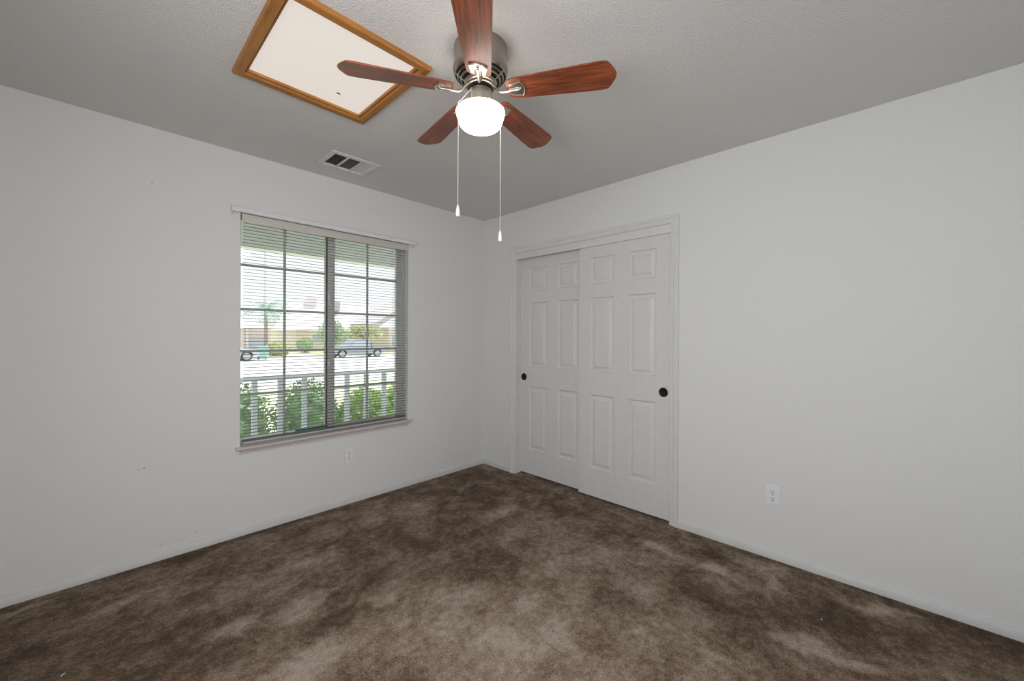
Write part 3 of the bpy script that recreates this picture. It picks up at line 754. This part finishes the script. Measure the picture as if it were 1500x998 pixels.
# ---- houses across the street (front at y ~48, ground -.56)
def window_far(parent, x0, x1, z0, z1, y):
    bm = BM(); box(bm, (x0-.22, y-.08, z0-.2), (x1+.22, y, z1+.2), 0); f = rel(finish('window_trim', bm, m_wtrim, parent))
    bm = BM(); box(bm, (x0, y-.12, z0), ((x0+x1)/2-.06, y-.081, z1), 0); box(bm, ((x0+x1)/2+.06, y-.12, z0), (x1, y-.081, z1), 0)
    rel(finish('pane', bm, m_glz, parent))
def rel_all(): pass
def gable(bm, x0, x1, y0, y1, z, h, axis='x', over=.5):
    x0 -= over; x1 += over; y0 -= over; y1 += over
    if axis == 'x':   # ridge runs along x
        ym = (y0+y1)/2; prism(bm, [(x0, y0, z), (x0, y1, z), (x0, ym, z+h)], (x1-x0, 0, 0))
    else:
        xm = (x0+x1)/2; prism(bm, [(x0, y0, z), (x1, y0, z), (xm, y0, z+h)], (0, y1-y0, 0))
GZ = -.56
hA = empty('house', (18, 52, GZ), 0, 'low tan and pink house across the street with wide pale roof', 'house')
bm = BM(); box(bm, (11.6, 48, GZ), (25.6, 58, 2.05)); rel(finish('walls', bm, m_sid2, hA))
for X0, X1 in ((13.6, 15.0), (19.9, 20.8)):
    bm = BM(); box(bm, (X0, 47.93, .45), (X1, 48.0, 1.85)); rel(finish('wall_band', bm, m_sid, hA))
bm = BM(); E = [bm.verts.new(p) for p in ((10.8, 47.3, 1.95), (26.4, 47.3, 1.95), (26.4, 58.7, 1.95), (10.8, 58.7, 1.95))]; R = [bm.verts.new((14.4, 53, 5.6)), bm.verts.new((25.0, 53, 5.6))]
bm.faces.new((E[0], E[1], R[1], R[0])); bm.faces.new((E[1], E[2], R[1])); bm.faces.new((E[2], E[3], R[0], R[1])); f = bm.faces.new((E[3], E[0], R[0])); f.material_index = 1; bm.faces.new(E[::-1])
rel(finish('roof', bm, [m_roofA, m_roofB], hA))
window_far(hA, 15.4, 17.2, .45, 1.45, 48); window_far(hA, 18.6, 19.5, .45, 1.5, 48)
rel(boxobj('front_door', (21.2, 47.85, GZ), (21.9, 48.0, 1.6), m_bark, hA)); rel(boxobj('porch_post', (22.1, 47.4, GZ), (22.35, 47.65, 1.95), m_wtrim, hA))
rel(boxobj('garage_door', (23.2, 47.9, GZ), (25.4, 48.0, 1.5), m_gar, hA))
rel(boxobj('chimney', (16.3, 52.2, 4.9), (17.4, 53.3, 6.3), m_roofA, hA)); rel(boxobj('roof_vent', (19.4, 51, 4.6), (20.0, 51.6, 5.9), m_roofB, hA))
hB = empty('house', (5.5, 43, GZ), 0, 'low pink house with blue-grey garage across the street at far left behind the palm tree', 'house')
bm = BM(); box(bm, (1.0, 40.5, GZ), (8.9, 46.4, 2.0)); rel(finish('walls', bm, m_stucco, hB))
bm = BM(); E = [bm.verts.new(p) for p in ((.5, 40.0, 1.95), (9.4, 40.0, 1.95), (9.4, 46.9, 1.95), (.5, 46.9, 1.95))]; R = [bm.verts.new((3.2, 43.4, 3.1)), bm.verts.new((6.6, 43.4, 3.1))]
bm.faces.new((E[0], E[1], R[1], R[0])); bm.faces.new((E[1], E[2], R[1])); bm.faces.new((E[2], E[3], R[0], R[1])); bm.faces.new((E[3], E[0], R[0])); bm.faces.new(E[::-1])
rel(finish('roof', bm, m_roofA, hB))
rel(boxobj('garage_door', (7.1, 40.38, GZ), (8.5, 40.5, 1.1), m_gar, hB)); rel(boxobj('porch_post', (6.85, 40.2, GZ), (7.05, 40.4, 1.9), m_wtrim, hB))
hC = empty('house', (28, 43, GZ), 0, 'grey gable roofed house across the street at the far right of the window', 'house')
bm = BM(); box(bm, (21.4, 40.6, GZ), (34, 46, 2.3)); rel(finish('walls', bm, m_stucco, hC))
bm = BM(); prism(bm, [(19.4, 40.0, 2.1), (26.6, 40.0, 6.6), (34.6, 40.0, 2.1), (34.6, 40.0, 2.9), (26.6, 40.0, 7.3), (19.4, 40.0, 2.75)], (0, 6.6, 0)); rel(finish('roof', bm, m_roofB, hC))
window_far(hC, 21.8, 22.6, .2, 1.4, 40.6)

# ---- trees
def tree(name, loc, h, rad, n, size, m, label, trunk=.12, lean=0):
    e = empty(name, loc, 0, label, 'tree'); bm = BM()
    tube(bm, [(0, 0, 0), (lean*.5, 0, h*.4), (lean, 0, h)], [trunk, trunk*.8, trunk*.5], 8)
    for k in range(4):
        a = k*1.7+.4; tube(bm, [(lean*.6, 0, h*.6), (lean+rad[0]*.5*math.cos(a), rad[1]*.5*math.sin(a), h+rad[2]*.1)], [trunk*.5, trunk*.2], 6)
    finish('trunk', bm, m_bark, e); bm = BM(); leaves(bm, (lean, 0, h), rad, n, size, .35); finish('crown', bm, m, e); return e
tree('street_tree', (13.9, 38.6, GZ), 2.1, (1.1, 1.1, 1.2), 1500, .26, m_leafC, 'small round green tree in front of the tan house across the street')
tree('street_tree', (16.6, 37.9, GZ), 2.2, (1.75, 1.1, .75), 1500, .28, m_leafE, 'wide flat-topped olive tree with slanting trunks in front of the far house', .14, .5)
e = empty('palm_tree', (8.0, 38.6, GZ), 0, 'tall palm tree with drooping blue-green fronds across the street at the left', 'tree')
bm = BM(); tube(bm, [(0, 0, 0), (.05, 0, 2.5), (0, 0, 4.4)], [.17, .14, .13], 10); finish('trunk', bm, m_bark, e)
bm = BM()
for k in range(34):
    a = random.uniform(0, 2*PI); el = random.uniform(-.3, 1.1); L = random.uniform(1.5, 2.5); prev = None; segs = 7
    pts = []
    for s in range(segs+1):
        t = s/segs; rr = L*t*math.cos(el*(1-t*.5)); zz = 4.4 + L*t*math.sin(el) - .9*L*t*t*.6
        pts.append(Vector((rr*math.cos(a), rr*math.sin(a), zz)))
    side = Vector((-math.sin(a), math.cos(a), 0))
    for s in range(1, segs):
        for sg in (-1, 1):
            p = pts[s]; q = pts[s+1]; tip = p + side*sg*.45*(1-abs(s/segs-.45)) + (q-p)*.8 + Vector((0, 0, -.22))
            bm.faces.new([bm.verts.new(v) for v in (p, p.lerp(q, .55), tip)])
finish('fronds', bm, m_palm, e)
shrub('far_shrub', (8.75, 37.6, .05), (1.0, .6, .60), 800, .22, m_leafD, 'pale yellow-green shrub on the far verge just right of the teal bin', 'shrub')
shrub('far_shrub', (13.4, 44.5, .25), (.8, .7, .75), 600, .22, m_leafC, 'green shrub at the corner of the tan house across the street', 'shrub')

# ---- cars and bin
def car(loc, rz, label, body, pickup=False):
    e = empty('parked_car', loc, rz, label, 'car'); L = 5.0; W = 1.8
    if pickup: pf = [(-2.6, .45), (-2.62, .95), (-1.0, 1.0), (-.95, 1.62), (.45, 1.66), (1.05, 1.08), (2.45, .98), (2.6, .75), (2.6, .42)]
    else: pf = [(-2.2, .42), (-2.25, .85), (-1.95, 1.0), (-1.2, 1.42), (.35, 1.45), (1.15, .98), (2.1, .86), (2.25, .65), (2.25, .38)]
    wx = (1.65, -1.65) if pickup else (1.4, -1.4)
    bot = []
    for w in sorted(wx, reverse=True):
        bot += [(w+.42*math.cos(a), .36+.42*math.sin(a)) for a in [k*PI/6 for k in range(7)]]
    pts = pf + [(x, max(.3, z)) for x, z in bot]
    bm = BM(); prism(bm, [(x, -W/2, z) for x, z in pts], (0, W, 0)); bmesh.ops.triangulate(bm, faces=[f for f in bm.faces if len(f.verts) > 4])
    finish('body', bm, body, e)
    bm = BM()
    g = [(-.82, 1.06), (-.80, 1.52), (.40, 1.55), (.88, 1.06)] if pickup else [(-1.65, 1.0), (-1.1, 1.34), (.30, 1.37), (.92, .98)]
    bm.free()
    for s in (-1, 1):
        bm = BM(); prism(bm, [(x, s*(W/2+.002), z) for x, z in g], (0, s*.01, 0)); finish('side_glass', bm, m_glz, e)
    w0 = None
    for x in wx:
        for s in (-1, 1):
            if w0 is None:
                bm = BM(); lathe(bm, [(.0, -.11), (.24, -.11), (.26, -.09), (.34, -.10), (.36, -.07), (.36, .07), (.34, .10), (.26, .09), (.24, .11), (0, .11)], 24, mi=[1, 1, 0, 0, 0, 0, 0, 1, 1])
                w0 = finish('wheel', bm, [m_tire, m_hubc], e, 40, (x, s*(W/2-.1), .36), (PI/2, 0, 0))
            else: c = w0.copy(); COL.objects.link(c); c.location = (x, s*(W/2-.1), .36)
    return e
car((14.0, 33.2, -.66), PI, 'dark pickup truck parked across the street right of the window mullion', m_car, True)
car((3.85, 33.6, -.66), 0, 'blue-grey car parked across the street at the far left of the window', m_car2)
e = empty('trash_bin', (6.75, 34.4, -.66), 0, 'teal wheeled trash bin at the curb beside the blue-grey car', 'bin')
bm = BM(); v = [(-.28, -.28, .12), (.28, -.28, .12), (.28, .28, .12), (-.28, .28, .12)]; A = [bm.verts.new(p) for p in v]; B = [bm.verts.new((p[0]*1.25, p[1]*1.25, 1.0)) for p in v]
bm.faces.new(A[::-1]); bm.faces.new(B)
for i in range(4): bm.faces.new((A[i], A[(i+1) % 4], B[(i+1) % 4], B[i]))
finish('bin_body', bm, m_bin, e); boxobj('lid', (-.38, -.40, 1.0), (.38, .38, 1.06), m_bin, e, .02)
for s in (-1, 1):
    bm = BM(); lathe(bm, [(0, -.03), (.12, -.03), (.12, .03), (0, .03)], 16); finish('wheel', bm, m_tire, e, 40, (s*.26, .30, .12), (0, PI/2, 0))
